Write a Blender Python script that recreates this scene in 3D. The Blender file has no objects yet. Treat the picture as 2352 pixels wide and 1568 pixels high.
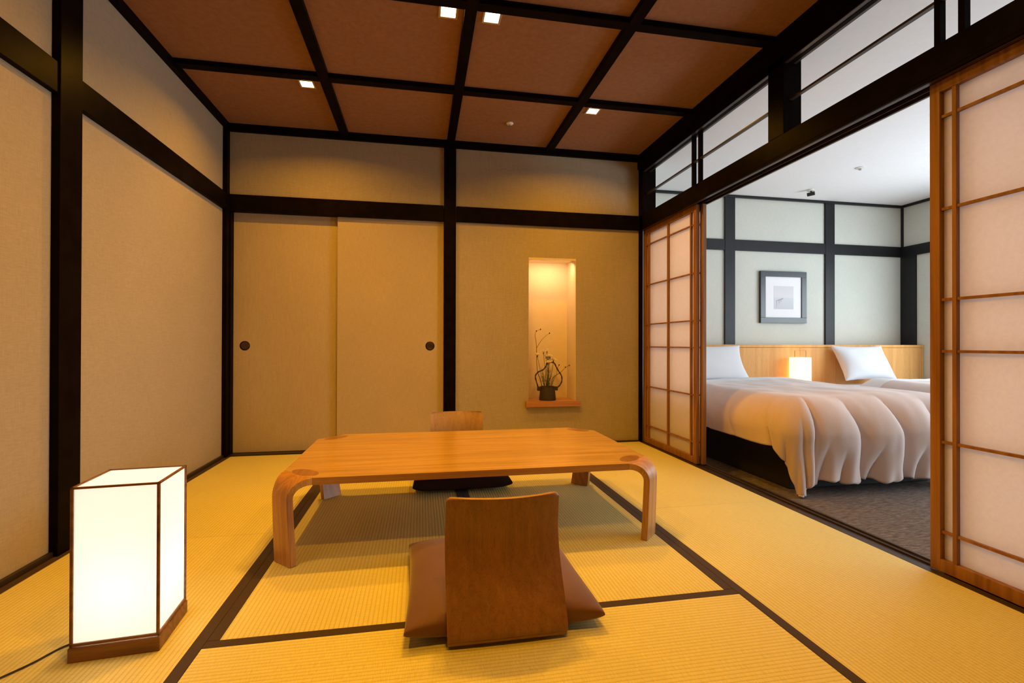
import bpy, math, random
from mathutils import Vector, Matrix, noise

random.seed(7)
SC = bpy.context.scene
COL = SC.collection
PI = math.pi

# ------------------------------------------------------------------ camera
cam_d = bpy.data.cameras.new('camera')
cam = bpy.data.objects.new('camera', cam_d)
COL.objects.link(cam)
cam_d.sensor_width = 36.0
cam_d.sensor_fit = 'HORIZONTAL'
cam_d.lens = 1121.872 / 2352 * 36.0
cam_d.clip_start = 0.02
_R = Vector((0.9828455, -0.1844153, 0.0023800))
_U = Vector((-0.0031705, -0.0039917, 0.9999870))
_F = Vector((0.1844034, 0.9828403, 0.0045079))
cam.matrix_world = Matrix(((_R.x, _U.x, -_F.x, 0.0), (_R.y, _U.y, -_F.y, 0.0),
                           (_R.z, _U.z, -_F.z, 0.93), (0, 0, 0, 1)))
SC.camera = cam

# ------------------------------------------------------------------ view, world, daylight
SC.view_settings.view_transform = 'Standard'
SC.view_settings.look = 'None'
SC.view_settings.gamma = 1.0
SC.view_settings.use_curve_mapping = False
SC.view_settings.exposure = 0.0
SC.cycles.use_denoising = True
SC.cycles.max_bounces = 10
SC.cycles.diffuse_bounces = 6
SC.cycles.transmission_bounces = 6
SC.cycles.transparent_max_bounces = 12
SC.cycles.sample_clamp_indirect = 6.0
SC.cycles.caustics_reflective = False
SC.cycles.caustics_refractive = False

w = bpy.data.worlds.new('overcast_sky')
SC.world = w
w.use_nodes = True
wb = w.node_tree.nodes['Background']
wb.inputs[0].default_value = (0.84, 0.95, 1.04, 1)
wb.inputs[1].default_value = 8.4


def portal(name, loc, rot, sx, sy):
    d = bpy.data.lights.new(name, 'AREA')
    d.shape = 'RECTANGLE'
    d.size, d.size_y = sx, sy
    d.cycles.is_portal = True
    o = bpy.data.objects.new(name, d)
    COL.objects.link(o)
    o.location = loc
    o.rotation_euler = rot
    return o


# bedroom window: X = 5.98, Y 0.0..4.2, z 0.0..2.03
portal('window_daylight', (6.04, 2.1, 1.015), (0, PI / 2, 0), 2.03, 4.2)

WARM = (1.0, 0.445, 0.022)
LAMP_W = 17.5

# ------------------------------------------------------------------ materials
MATS = {}


def nt(name):
    m = bpy.data.materials.new(name)
    m.use_nodes = True
    n = m.node_tree
    b = n.nodes['Principled BSDF']
    MATS[name] = m
    return m, n, b


def nd(n, kind, **kw):
    x = n.nodes.new(kind)
    for k, v in kw.items():
        if k in x.bl_rna.properties:
            setattr(x, k, v)
    return x


def ramp(n, pts):
    r = n.nodes.new('ShaderNodeValToRGB')
    cr = r.color_ramp
    cr.elements[0].position, cr.elements[0].color = pts[0][0], (*pts[0][1], 1)
    cr.elements[1].position, cr.elements[1].color = pts[-1][0], (*pts[-1][1], 1)
    for p, c in pts[1:-1]:
        e = cr.elements.new(p)
        e.color = (*c, 1)
    return r


def coords(n, scale=(1, 1, 1), rot=(0, 0, 0)):
    tc = n.nodes.new('ShaderNodeTexCoord')
    mp = n.nodes.new('ShaderNodeMapping')
    mp.inputs['Scale'].default_value = scale
    mp.inputs['Rotation'].default_value = rot
    n.links.new(tc.outputs['Object'], mp.inputs['Vector'])
    return mp


def bump(n, b, sock, strength, dist):
    bp = n.nodes.new('ShaderNodeBump')
    bp.inputs['Strength'].default_value = strength
    bp.inputs['Distance'].default_value = dist
    n.links.new(sock, bp.inputs['Height'])
    n.links.new(bp.outputs['Normal'], b.inputs['Normal'])
    return bp


def mixmul(n, c1, c2, fac=1.0, mode='MULTIPLY'):
    m = n.nodes.new('ShaderNodeMix')
    m.data_type = 'RGBA'
    m.blend_type = mode
    m.inputs[0].default_value = fac
    if hasattr(c1, 'links'):
        n.links.new(c1, m.inputs[6])
    else:
        m.inputs[6].default_value = (*c1, 1)
    if hasattr(c2, 'links'):
        n.links.new(c2, m.inputs[7])
    else:
        m.inputs[7].default_value = (*c2, 1)
    return m.outputs[2]


def noise_tex(n, vec, scale, detail=3.0, rough=0.55, dist=0.0):
    t = n.nodes.new('ShaderNodeTexNoise')
    t.inputs['Scale'].default_value = scale
    t.inputs['Detail'].default_value = detail
    t.inputs['Roughness'].default_value = rough
    t.inputs['Distortion'].default_value = dist
    n.links.new(vec, t.inputs['Vector'])
    return t


def plain(name, col, rough=0.5, metal=0.0, spec=0.5, emit=None, es=0.0, coat=0.0, var=0.06, vs=30):
    m, n, b = nt(name)
    mp = coords(n)
    t = noise_tex(n, mp.outputs[0], vs, 3)
    r = ramp(n, [(0.3, tuple(max(0, c * (1 - var)) for c in col)), (0.7, tuple(min(1, c * (1 + var)) for c in col))])
    n.links.new(t.outputs['Fac'], r.inputs[0])
    n.links.new(r.outputs[0], b.inputs['Base Color'])
    b.inputs['Roughness'].default_value = rough
    b.inputs['Metallic'].default_value = metal
    b.inputs['Specular IOR Level'].default_value = spec
    b.inputs['Coat Weight'].default_value = coat
    if emit:
        b.inputs['Emission Color'].default_value = (*emit, 1)
        b.inputs['Emission Strength'].default_value = es
    return m


def weave_wall(name, base, vertical=True, amount=0.05, wpx=300.0, rough=0.9):
    """woven wallpaper: slubby threads in two directions"""
    m, n, b = nt(name)
    a = coords(n, (wpx, wpx, 14.0))
    t1 = noise_tex(n, a.outputs[0], 1.0, 2, 0.6)
    a2 = coords(n, (30.0, 30.0, wpx))
    t2 = noise_tex(n, a2.outputs[0], 1.0, 2, 0.6)
    a3 = coords(n, (1, 1, 1))
    t3 = noise_tex(n, a3.outputs[0], 2.2, 2, 0.5)
    add = nd(n, 'ShaderNodeMath', operation='ADD')
    n.links.new(t1.outputs['Fac'], add.inputs[0])
    n.links.new(t2.outputs['Fac'], add.inputs[1])
    hf = nd(n, 'ShaderNodeMath', operation='MULTIPLY')
    hf.inputs[1].default_value = 0.5
    n.links.new(add.outputs[0], hf.inputs[0])
    lo = tuple(c * (1 - amount * 2.2) for c in base)
    hi = tuple(min(1, c * (1 + amount * 1.6)) for c in base)
    r = ramp(n, [(0.36, lo), (0.64, hi)])
    n.links.new(hf.outputs[0], r.inputs[0])
    r3 = ramp(n, [(0.3, (0.95, 0.95, 0.95)), (0.7, (1, 1, 1))])
    n.links.new(t3.outputs['Fac'], r3.inputs[0])
    n.links.new(mixmul(n, r.outputs[0], r3.outputs[0]), b.inputs['Base Color'])
    b.inputs['Roughness'].default_value = rough
    b.inputs['Specular IOR Level'].default_value = 0.15
    bump(n, b, hf.outputs[0], 0.25, 0.0008)
    return m


def tatami(name, axis):
    m, n, b = nt(name)
    tc = n.nodes.new('ShaderNodeTexCoord')
    sp = n.nodes.new('ShaderNodeSeparateXYZ')
    n.links.new(tc.outputs['Object'], sp.inputs[0])
    src = sp.outputs['X'] if axis == 'Y' else sp.outputs['Y']
    mu = nd(n, 'ShaderNodeMath', operation='MULTIPLY')
    mu.inputs[1].default_value = 2 * PI / 0.0152
    n.links.new(src, mu.inputs[0])
    sn = nd(n, 'ShaderNodeMath', operation='SINE')
    n.links.new(mu.outputs[0], sn.inputs[0])
    ab = nd(n, 'ShaderNodeMath', operation='MULTIPLY_ADD')
    ab.inputs[1].default_value = 0.5
    ab.inputs[2].default_value = 0.5
    n.links.new(sn.outputs[0], ab.inputs[0])
    pw = nd(n, 'ShaderNodeMath', operation='POWER')
    pw.inputs[1].default_value = 0.45
    n.links.new(ab.outputs[0], pw.inputs[0])
    sc = (30, 420, 1) if axis == 'Y' else (420, 30, 1)
    a = coords(n, sc)
    t = noise_tex(n, a.outputs[0], 1.0, 3, 0.6)
    g = ramp(n, [(0.25, (0.60, 0.54, 0.20)), (0.5, (0.71, 0.65, 0.265)), (0.8, (0.79, 0.73, 0.32))])
    n.links.new(t.outputs['Fac'], g.inputs[0])
    rb = ramp(n, [(0.0, (0.70, 0.68, 0.64)), (0.45, (0.95, 0.95, 0.95)), (1.0, (1, 1, 1))])
    n.links.new(pw.outputs[0], rb.inputs[0])
    a3 = coords(n, (1, 1, 1))
    t3 = noise_tex(n, a3.outputs[0], 1.6, 2, 0.5)
    r3 = ramp(n, [(0.3, (0.93, 0.92, 0.9)), (0.7, (1, 1, 1))])
    n.links.new(t3.outputs['Fac'], r3.inputs[0])
    c1 = mixmul(n, g.outputs[0], rb.outputs[0])
    n.links.new(mixmul(n, c1, r3.outputs[0]), b.inputs['Base Color'])
    b.inputs['Roughness'].default_value = 0.55
    b.inputs['Specular IOR Level'].default_value = 0.35
    bump(n, b, pw.outputs[0], 0.45, 0.0012)
    return m


def wood(name, dark, mid, light, axis='X', stretch=14.0, scale=1.0, rough=0.4, coat=0.0, ring=1.0, spec=0.5, pore=0.4):
    m, n, b = nt(name)
    k = {'X': 0, 'Y': 1, 'Z': 2}[axis]
    s = [stretch * scale] * 3
    s[k] = 1.0 * scale
    a = coords(n, tuple(s))
    t = noise_tex(n, a.outputs[0], 1.2, 4, 0.6, 0.6)
    s2 = [9.0 * scale] * 3
    s2[k] = 0.55 * scale
    a2 = coords(n, tuple(s2))
    wv = n.nodes.new('ShaderNodeTexNoise')
    wv.inputs['Scale'].default_value = 0.8
    wv.inputs['Detail'].default_value = 1.0
    n.links.new(a2.outputs[0], wv.inputs['Vector'])
    mu = nd(n, 'ShaderNodeMath', operation='MULTIPLY')
    mu.inputs[1].default_value = 62.0 * ring
    n.links.new(wv.outputs['Fac'], mu.inputs[0])
    sn = nd(n, 'ShaderNodeMath', operation='SINE')
    n.links.new(mu.outputs[0], sn.inputs[0])
    ma = nd(n, 'ShaderNodeMath', operation='MULTIPLY_ADD')
    ma.inputs[1].default_value = 0.17
    n.links.new(sn.outputs[0], ma.inputs[0])
    n.links.new(t.outputs['Fac'], ma.inputs[2])
    r = ramp(n, [(0.22, dark), (0.5, mid), (0.78, light)])
    n.links.new(ma.outputs[0], r.inputs[0])
    s3 = [420.0] * 3
    s3[k] = 16.0
    a3 = coords(n, tuple(s3))
    t3 = noise_tex(n, a3.outputs[0], 1.0, 2, 0.6)
    r3 = ramp(n, [(0.34, (1 - pore, 1 - pore, 1 - pore)), (0.46, (1, 1, 1))])
    n.links.new(t3.outputs['Fac'], r3.inputs[0])
    n.links.new(mixmul(n, r.outputs[0], r3.outputs[0], 0.8), b.inputs['Base Color'])
    b.inputs['Roughness'].default_value = rough
    b.inputs['Coat Weight'].default_value = coat
    b.inputs['Coat Roughness'].default_value = 0.15
    b.inputs['Specular IOR Level'].default_value = spec
    bump(n, b, t3.outputs['Fac'], 0.06, 0.0004)
    return m


def fabric(name, col, rough=0.85, sheen=0.2, amount=0.1, sc=700.0, bs=0.3):
    m, n, b = nt(name)
    a = coords(n, (sc, sc * 0.25, sc))
    t1 = noise_tex(n, a.outputs[0], 1.0, 2, 0.6)
    a2 = coords(n, (sc * 0.25, sc, sc * 0.4))
    t2 = noise_tex(n, a2.outputs[0], 1.0, 2, 0.6)
    mx = nd(n, 'ShaderNodeMath', operation='ADD')
    n.links.new(t1.outputs['Fac'], mx.inputs[0])
    n.links.new(t2.outputs['Fac'], mx.inputs[1])
    h = nd(n, 'ShaderNodeMath', operation='MULTIPLY')
    h.inputs[1].default_value = 0.5
    n.links.new(mx.outputs[0], h.inputs[0])
    r = ramp(n, [(0.35, tuple(c * (1 - amount) for c in col)), (0.65, tuple(min(1, c * (1 + amount)) for c in col))])
    n.links.new(h.outputs[0], r.inputs[0])
    n.links.new(r.outputs[0], b.inputs['Base Color'])
    b.inputs['Roughness'].default_value = rough
    b.inputs['Sheen Weight'].default_value = sheen
    b.inputs['Specular IOR Level'].default_value = 0.25
    bump(n, b, h.outputs[0], bs, 0.0008)
    return m


def paper(name, col, trans=0.5, emit=None, es=0.0):
    m, n, b = nt(name)
    out = n.nodes['Material Output']
    mp = coords(n)
    t = noise_tex(n, mp.outputs[0], 60, 4, 0.65)
    r = ramp(n, [(0.3, tuple(c * 0.95 for c in col)), (0.7, col)])
    n.links.new(t.outputs['Fac'], r.inputs[0])
    d = n.nodes.new('ShaderNodeBsdfDiffuse')
    tr = n.nodes.new('ShaderNodeBsdfTranslucent')
    n.links.new(r.outputs[0], d.inputs['Color'])
    n.links.new(r.outputs[0], tr.inputs['Color'])
    mx = n.nodes.new('ShaderNodeMixShader')
    mx.inputs[0].default_value = trans
    n.links.new(d.outputs[0], mx.inputs[1])
    n.links.new(tr.outputs[0], mx.inputs[2])
    last = mx.outputs[0]
    if emit:
        e = n.nodes.new('ShaderNodeEmission')
        e.inputs[0].default_value = (*emit, 1)
        e.inputs[1].default_value = es
        ad = n.nodes.new('ShaderNodeAddShader')
        n.links.new(last, ad.inputs[0])
        n.links.new(e.outputs[0], ad.inputs[1])
        last = ad.outputs[0]
    n.nodes.remove(b)
    n.links.new(last, out.inputs[0])
    return m


WALLC = (0.375, 0.32, 0.225)
M_wall = weave_wall('wallpaper_beige', WALLC)
M_fusuma = weave_wall('fusuma_paper', (0.44, 0.36, 0.235), amount=0.045)
M_bedwall = weave_wall('wallpaper_pale', (0.66, 0.675, 0.61), amount=0.03)
M_tat_x = tatami('tatami_ribs_crosswise', 'X')
M_tat_y = tatami('tatami_ribs_lengthwise', 'Y')
M_heri = fabric('tatami_border_cloth', (0.048, 0.028, 0.014), 0.7, 0.05, 0.15, 900)
M_lac = plain('black_lacquered_wood', (0.006, 0.0036, 0.003), 0.36, spec=0.06, var=0.3, vs=12)
MATS['black_lacquered_wood'].node_tree.nodes['Principled BSDF'].inputs['IOR'].default_value = 1.22
M_lac_bed = plain('charcoal_stained_wood', (0.009, 0.009, 0.0105), 0.45, spec=0.35, var=0.25, vs=12)
M_sill_lit_under = plain('dark_sill_and_lit_undersides', (0.030, 0.020, 0.015), 0.33, spec=0.5, var=0.3, vs=14)  # also stands in for daylight on the undersides of black members
M_trim = plain('dark_brown_trim', (0.022, 0.012, 0.008), 0.45, var=0.2)
M_ceil = weave_wall('brown_woven_ceiling', (0.29, 0.155, 0.085), amount=0.06, wpx=260.0)
M_white = plain('white_ceiling_paint', (0.80, 0.81, 0.82), 0.9, spec=0.2, var=0.015)
M_shojiwood = wood('shoji_cedar', (0.19, 0.078, 0.020), (0.25, 0.108, 0.030), (0.31, 0.145, 0.045), 'Z', 30, rough=0.5, pore=0.15)
M_paper = paper('shoji_paper', (0.96, 0.92, 0.90), 0.72)
M_table = wood('oak_table_top', (0.40, 0.225, 0.045), (0.50, 0.29, 0.062), (0.59, 0.355, 0.09), 'X', 16, rough=0.28, coat=0.45, pore=0.30)
M_tleg = wood('oak_table_leg', (0.38, 0.17, 0.042), (0.46, 0.215, 0.055), (0.53, 0.265, 0.075), 'Z', 22, rough=0.42, coat=0.05, pore=0.3)
M_inlay = wood('oak_corner_inlay', (0.24, 0.095, 0.02), (0.30, 0.12, 0.025), (0.36, 0.15, 0.035), 'Y', 16, rough=0.28, coat=0.45, pore=0.25)
M_lamin = wood('laminated_edge', (0.26, 0.12, 0.035), (0.40, 0.205, 0.065), (0.56, 0.33, 0.13), 'Z', 120, scale=1.0, rough=0.35, ring=0.2, pore=0.2)
M_tedge = wood('oak_table_edge', (0.28, 0.13, 0.035), (0.38, 0.185, 0.050), (0.48, 0.25, 0.075), 'X', 110, rough=0.38, ring=0.1, pore=0.2)
M_chair = wood('walnut_brown_ply', (0.20, 0.090, 0.032), (0.25, 0.115, 0.044), (0.30, 0.142, 0.056), 'Z', 55, rough=0.42, coat=0.08, ring=0.12, pore=0.4)
M_chair_l = wood('light_oak_ply', (0.40, 0.23, 0.08), (0.47, 0.275, 0.10), (0.53, 0.32, 0.125), 'Z', 55, rough=0.36, coat=0.15, ring=0.15, pore=0.35)
M_chair_e = plain('ply_edge', (0.36, 0.20, 0.09), 0.5, var=0.2)
M_cush = fabric('brown_cushion_cloth', (0.125, 0.052, 0.038), 0.6, 0.35, 0.14, 900, 0.2)
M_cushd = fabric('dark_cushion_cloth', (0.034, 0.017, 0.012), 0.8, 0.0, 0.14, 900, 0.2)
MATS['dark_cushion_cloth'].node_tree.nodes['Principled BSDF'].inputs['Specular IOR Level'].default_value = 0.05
M_lampw = wood('lamp_walnut', (0.13, 0.055, 0.022), (0.19, 0.085, 0.035), (0.25, 0.115, 0.05), 'X', 26, rough=0.45, pore=0.3)
M_lampp = paper('lantern_paper', (0.76, 0.72, 0.66), 0.6, (1.0, 0.90, 0.82), 0.45)
M_blampp = paper('bedside_shade_paper', (0.95, 0.88, 0.78), 0.6, (1.0, 0.74, 0.46), 0.7)
M_cord = plain('black_cord', (0.02, 0.012, 0.01), 0.5)
M_head = wood('oak_headboard', (0.68, 0.335, 0.10), (0.76, 0.385, 0.12), (0.82, 0.435, 0.145), 'Z', 18, spec=0.25, rough=0.6, ring=0.25, pore=0.2)
M_shelf = wood('cherry_shelf', (0.30, 0.12, 0.045), (0.38, 0.165, 0.06), (0.44, 0.20, 0.08), 'X', 20, rough=0.35, coat=0.2, pore=0.15)
M_niche = plain('niche_plaster', (0.68, 0.58, 0.44), 0.85, var=0.02)
M_duvet = fabric('taupe_duvet_cotton', (0.61, 0.49, 0.455), 0.8, 0.35, 0.07, 420, 0.45)
M_linen = fabric('white_linen', (0.72, 0.73, 0.76), 0.85, 0.15, 0.02, 600, 0.15)
M_bedbase = plain('dark_bed_base', (0.012, 0.009, 0.008), 0.7)
M_black = plain('black_metal', (0.012, 0.012, 0.012), 0.35, spec=0.5)
M_pull = plain('bronze_pull', (0.022, 0.010, 0.012), 0.35, metal=0.6)
M_pullr = plain('bronze_pull_rim', (0.10, 0.07, 0.05), 0.3, metal=0.8)
M_wplast = plain('white_plastic', (0.78, 0.75, 0.70), 0.4)
M_steel = plain('steel', (0.45, 0.45, 0.46), 0.3, metal=0.9)
M_diff = plain('downlight_diffuser', (0.9, 0.9, 0.9), 0.5, emit=(1.0, 0.76, 0.45), es=9.0)
M_lfr = plain('downlight_rim', (0.45, 0.33, 0.22), 0.5)
M_pot = plain('dark_iron_pot', (0.030, 0.019, 0.014), 0.55, var=0.35, vs=60)
M_vine = plain('dark_vine', (0.035, 0.017, 0.013), 0.7, var=0.3, vs=80)
M_twig = plain('brown_twig', (0.085, 0.045, 0.025), 0.75, var=0.25, vs=90)
M_stem = plain('flower_stem_green', (0.07, 0.085, 0.035), 0.7, var=0.25, vs=90)
M_petal = plain('white_petals', (0.86, 0.80, 0.72), 0.7, var=0.06, vs=120)
M_mat = plain('picture_mount_white', (0.86, 0.86, 0.88), 0.8, var=0.01)
M_pframe = plain('picture_frame_black', (0.020, 0.024, 0.030), 0.30, spec=0.6)
M_glass_edge = plain('dark_floorboards', (0.07, 0.04, 0.025), 0.4, var=0.3)


def carpet_mat():
    m, n, b = nt('brown_grey_carpet')
    a = coords(n, (18, 90, 1), (0, 0, 0.5))
    t = noise_tex(n, a.outputs[0], 1.0, 4, 0.7)
    a2 = coords(n, (260, 260, 260))
    t2 = noise_tex(n, a2.outputs[0], 1.0, 3, 0.7)
    r = ramp(n, [(0.3, (0.075, 0.060, 0.054)), (0.52, (0.18, 0.15, 0.135)), (0.75, (0.31, 0.27, 0.25))])
    n.links.new(t.outputs['Fac'], r.inputs[0])
    r2 = ramp(n, [(0.3, (0.6, 0.6, 0.6)), (0.65, (1, 1, 1))])
    n.links.new(t2.outputs['Fac'], r2.inputs[0])
    n.links.new(mixmul(n, r.outputs[0], r2.outputs[0]), b.inputs['Base Color'])
    b.inputs['Roughness'].default_value = 1.0
    b.inputs['Specular IOR Level'].default_value = 0.05
    bump(n, b, t2.outputs['Fac'], 0.5, 0.004)
    return m


M_carpet = carpet_mat()


def print_mat():
    """small pale grey landscape print: hazy sky over water, soft darker pier marks"""
    m, n, b = nt('pale_grey_print')
    tc = n.nodes.new('ShaderNodeTexCoord')
    sp = n.nodes.new('ShaderNodeSeparateXYZ')
    n.links.new(tc.outputs['Generated'], sp.inputs[0])
    r = ramp(n, [(0.0, (0.58, 0.58, 0.62)), (0.48, (0.64, 0.66, 0.70)), (0.52, (0.72, 0.71, 0.74)), (1.0, (0.68, 0.67, 0.70))])
    n.links.new(sp.outputs['Z'], r.inputs[0])
    n.links.new(r.outputs[0], b.inputs['Base Color'])
    b.inputs['Roughness'].default_value = 0.7
    return m


M_print = print_mat()
M_pmark = plain('print_ink_grey', (0.36, 0.38, 0.45), 0.8)


def pane_mat():
    m, n, b = nt('window_glass')
    out = n.nodes['Material Output']
    t = n.nodes.new('ShaderNodeBsdfTransparent')
    g = n.nodes.new('ShaderNodeBsdfGlossy')
    g.inputs['Roughness'].default_value = 0.02
    mx = n.nodes.new('ShaderNodeMixShader')
    mx.inputs[0].default_value = 0.05
    n.links.new(t.outputs[0], mx.inputs[1])
    n.links.new(g.outputs[0], mx.inputs[2])
    n.nodes.remove(b)
    n.links.new(mx.outputs[0], out.inputs[0])
    return m


M_pane = pane_mat()


# ------------------------------------------------------------------ mesh helpers
class MB:
    def __init__(s):
        s.v, s.f, s.mi = [], [], []

    def add(s, vs, fs, mi=0):
        o = len(s.v)
        s.v += [tuple(x) for x in vs]
        s.f += [tuple(i + o for i in f) for f in fs]
        s.mi += [mi] * len(fs)

    def box(s, x0, x1, y0, y1, z0, z1, mi=0):
        vs = [(x, y, z) for z in (z0, z1) for y in (y0, y1) for x in (x0, x1)]
        s.add(vs, [(0, 2, 3, 1), (4, 5, 7, 6), (0, 1, 5, 4), (2, 6, 7, 3), (0, 4, 6, 2), (1, 3, 7, 5)], mi)
        return s

    def tube(s, pts, rad, seg=8, mi=0, cap=True):
        pts = [Vector(p) for p in pts]
        n = len(pts)
        rr = rad if isinstance(rad, (list, tuple)) else [rad] * n
        vs = []
        ref = Vector((0.13, 0.31, 1)).normalized()
        for i, p in enumerate(pts):
            t = (pts[min(i + 1, n - 1)] - pts[max(i - 1, 0)]).normalized()
            a = t.cross(ref)
            if a.length < 1e-3:
                a = t.cross(Vector((1, 0, 0)))
            a.normalize()
            b = t.cross(a).normalized()
            for k in range(seg):
                q = 2 * PI * k / seg
                vs.append(p + (a * math.cos(q) + b * math.sin(q)) * rr[i])
        fs = []
        for i in range(n - 1):
            for k in range(seg):
                k2 = (k + 1) % seg
                fs.append((i * seg + k, i * seg + k2, (i + 1) * seg + k2, (i + 1) * seg + k))
        if cap:
            fs.append(tuple(range(seg))[::-1])
            fs.append(tuple((n - 1) * seg + k for k in range(seg)))
        s.add(vs, fs, mi)
        return s

    def lathe(s, prof, c=(0, 0, 0), seg=32, axis='Z', mi=0):
        vs = []
        for r, h in prof:
            for k in range(seg):
                q = 2 * PI * k / seg
                a, b = r * math.cos(q), r * math.sin(q)
                p = {'Z': (a, b, h), 'Y': (a, h, b), 'X': (h, a, b)}[axis]
                vs.append((c[0] + p[0], c[1] + p[1], c[2] + p[2]))
        fs = []
        for i in range(len(prof) - 1):
            for k in range(seg):
                k2 = (k + 1) % seg
                fs.append((i * seg + k, i * seg + k2, (i + 1) * seg + k2, (i + 1) * seg + k))
        fs.append(tuple(range(seg))[::-1])
        fs.append(tuple((len(prof) - 1) * seg + k for k in range(seg)))
        s.add(vs, fs, mi)
        return s

    def grid(s, P, mi=0):
        """P[i][j] grid of points -> quads"""
        n, m = len(P), len(P[0])
        vs = [p for row in P for p in row]
        fs = [(i * m + j, i * m + j + 1, (i + 1) * m + j + 1, (i + 1) * m + j) for i in range(n - 1) for j in range(m - 1)]
        s.add(vs, fs, mi)
        return s

    def slab(s, A, B, mi=0, mi_edge=None):
        """closed solid between two equal point grids"""
        n, m = len(A), len(A[0])
        o = len(s.v)
        s.v += [tuple(p) for row in A for p in row] + [tuple(p) for row in B for p in row]
        k = n * m
        e = mi if mi_edge is None else mi_edge
        for i in range(n - 1):
            for j in range(m - 1):
                a = o + i * m + j
                s.f.append((a, a + 1, a + m + 1, a + m)); s.mi.append(mi)
                a += k
                s.f.append((a, a + m, a + m + 1, a + 1)); s.mi.append(mi)
        ring = [(0, j) for j in range(m)] + [(i, m - 1) for i in range(1, n)] + [(n - 1, j) for j in range(m - 2, -1, -1)] + [(i, 0) for i in range(n - 2, 0, -1)]
        for q in range(len(ring)):
            a = o + ring[q][0] * m + ring[q][1]
            b2 = ring[(q + 1) % len(ring)]
            b = o + b2[0] * m + b2[1]
            s.f.append((a, a + k, b + k, b)); s.mi.append(e)
        return s

    def build(s, name, mat, parent=None, smooth=False, bevel=0.0, seg=2, sub=0, angle=40, origin=None):
        me = bpy.data.meshes.new(name)
        org = Vector((0, 0, 0))
        if parent is not None:
            org = Vector(parent.matrix_world.translation) if parent.type != 'MESH' or True else org
            org = root_loc(parent)
        elif origin is not None:
            org = Vector(origin)
        me.from_pydata([tuple(Vector(v) - org) for v in s.v], [], s.f)
        mats = mat if isinstance(mat, (list, tuple)) else [mat]
        for m in mats:
            me.materials.append(m)
        for i, p in enumerate(me.polygons):
            p.material_index = s.mi[i]
            p.use_smooth = smooth
        me.validate()
        me.update()
        import bmesh
        bm = bmesh.new()
        bm.from_mesh(me)
        bmesh.ops.recalc_face_normals(bm, faces=bm.faces)
        bm.to_mesh(me)
        bm.free()
        if smooth and angle < 180:
            try:
                me.set_sharp_from_angle(angle=math.radians(angle))
            except Exception:
                pass
        o = bpy.data.objects.new(name, me)
        COL.objects.link(o)
        if parent is not None:
            o.parent = parent
            if parent.type == 'MESH' and parent.parent is None:
                pass
        elif origin is not None:
            o.location = origin
        if bevel > 0:
            b = o.modifiers.new('bevel', 'BEVEL')
            b.width = bevel
            b.segments = seg
            b.limit_method = 'ANGLE'
            b.angle_limit = math.radians(35)
            b.harden_normals = False
        if sub:
            q = o.modifiers.new('sub', 'SUBSURF')
            q.levels = q.render_levels = sub
        return o


def root_loc(o):
    v = Vector((0, 0, 0))
    while o is not None:
        v += Vector(o.location)
        o = o.parent
    return v


def thing(name, label, cat, loc=(0, 0, 0), group=None):
    o = bpy.data.objects.new(name, None)
    COL.objects.link(o)
    o.location = loc
    o.empty_display_size = 0.05
    return tag(o, label, cat, group)


def tag(o, label, cat, group=None):
    o['label'] = label
    o['category'] = cat
    if group:
        o['group'] = group
    return o


def struct(o):
    o['kind'] = 'structure'
    return o


def sbox(name, mat, *b, bevel=0.0, boxes=None, parent=None):
    m = MB()
    for q in ([b] if b else []) + list(boxes or []):
        m.box(*q)
    o = m.build(name, mat, parent, bevel=bevel)
    if parent is None:
        struct(o)
    return o


# ------------------------------------------------------------------ room constants
XL, XR, YB, Y0 = -1.58, 2.057, 4.385, -0.95
ZN1, ZN2 = 2.016, 2.152
ZC = 2.735
BX1, BY1, BZ = 5.98, 5.16, 2.68
S1, S2, YS = -0.652, 1.172, 1.638

# ------------------------------------------------------------------ main room shell
sbox('floor', M_glass_edge, boxes=[(XL - 0.1, 2.19, Y0, 4.8, -0.12, -0.032), (XL, 2.057, Y0, 0.755, -0.032, 0.0)])
sbox('ceiling', M_ceil, XL - 0.1, 2.19, Y0, 4.8, ZC, ZC + 0.04)
sbox('wall_left', M_wall, XL - 0.1, XL, Y0, 4.8, -0.03, ZC)
sbox('wall_front', M_wall, XL, BX1 + 0.1, Y0 - 0.1, Y0, -0.12, ZC)
# back wall with the flower niche and the fusuma closet opening
NX0, NX1, NZ0, NZ1, NY = 0.977, 1.432, 0.402, 1.726, 4.655
sbox('wall_back', M_wall, boxes=[
    (XL, 0.215, YB, 4.80, ZN2 - 0.02, ZC),
    (0.215, NX0, YB, 4.80, 0.0, ZC), (NX1, 2.06, YB, 4.80, 0.0, ZC),
    (NX0, NX1, YB, 4.80, 0.0, NZ0 - 0.06), (NX0, NX1, YB, 4.80, NZ1, ZC),
    (XL, 0.215, 4.62, 4.80, 0.0, ZN2 - 0.02)])
sbox('wall_niche', M_niche, boxes=[
    (NX0 - 0.0005, NX0 + 0.0015, YB + 0.004, NY + 0.01, NZ0 - 0.06, NZ1), (NX1 - 0.004, NX1 + 0.0005, YB + 0.004, NY + 0.01, NZ0 - 0.06, NZ1),
    (NX0, NX1, NY, NY + 0.012, NZ0 - 0.06, NZ1),
    (NX0, NX1, YB + 0.06, NY, NZ1 - 0.004, NZ1 + 0.0005), (NX0, NX1, YB + 0.001, YB + 0.016, NZ1 - 0.018, NZ1)])
# right side: lintel, wall in front of the shoji run, corner
sbox('wall_right', M_wall, 2.06, 2.19, Y0, 0.76, -0.03, ZC)
T = 0
tr = [0]


def trim(mat, *b, bevel=0.002, boxes=None):
    tr[0] += 1
    return sbox('trim_%d' % tr[0], mat, *b, bevel=bevel, boxes=boxes)


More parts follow.
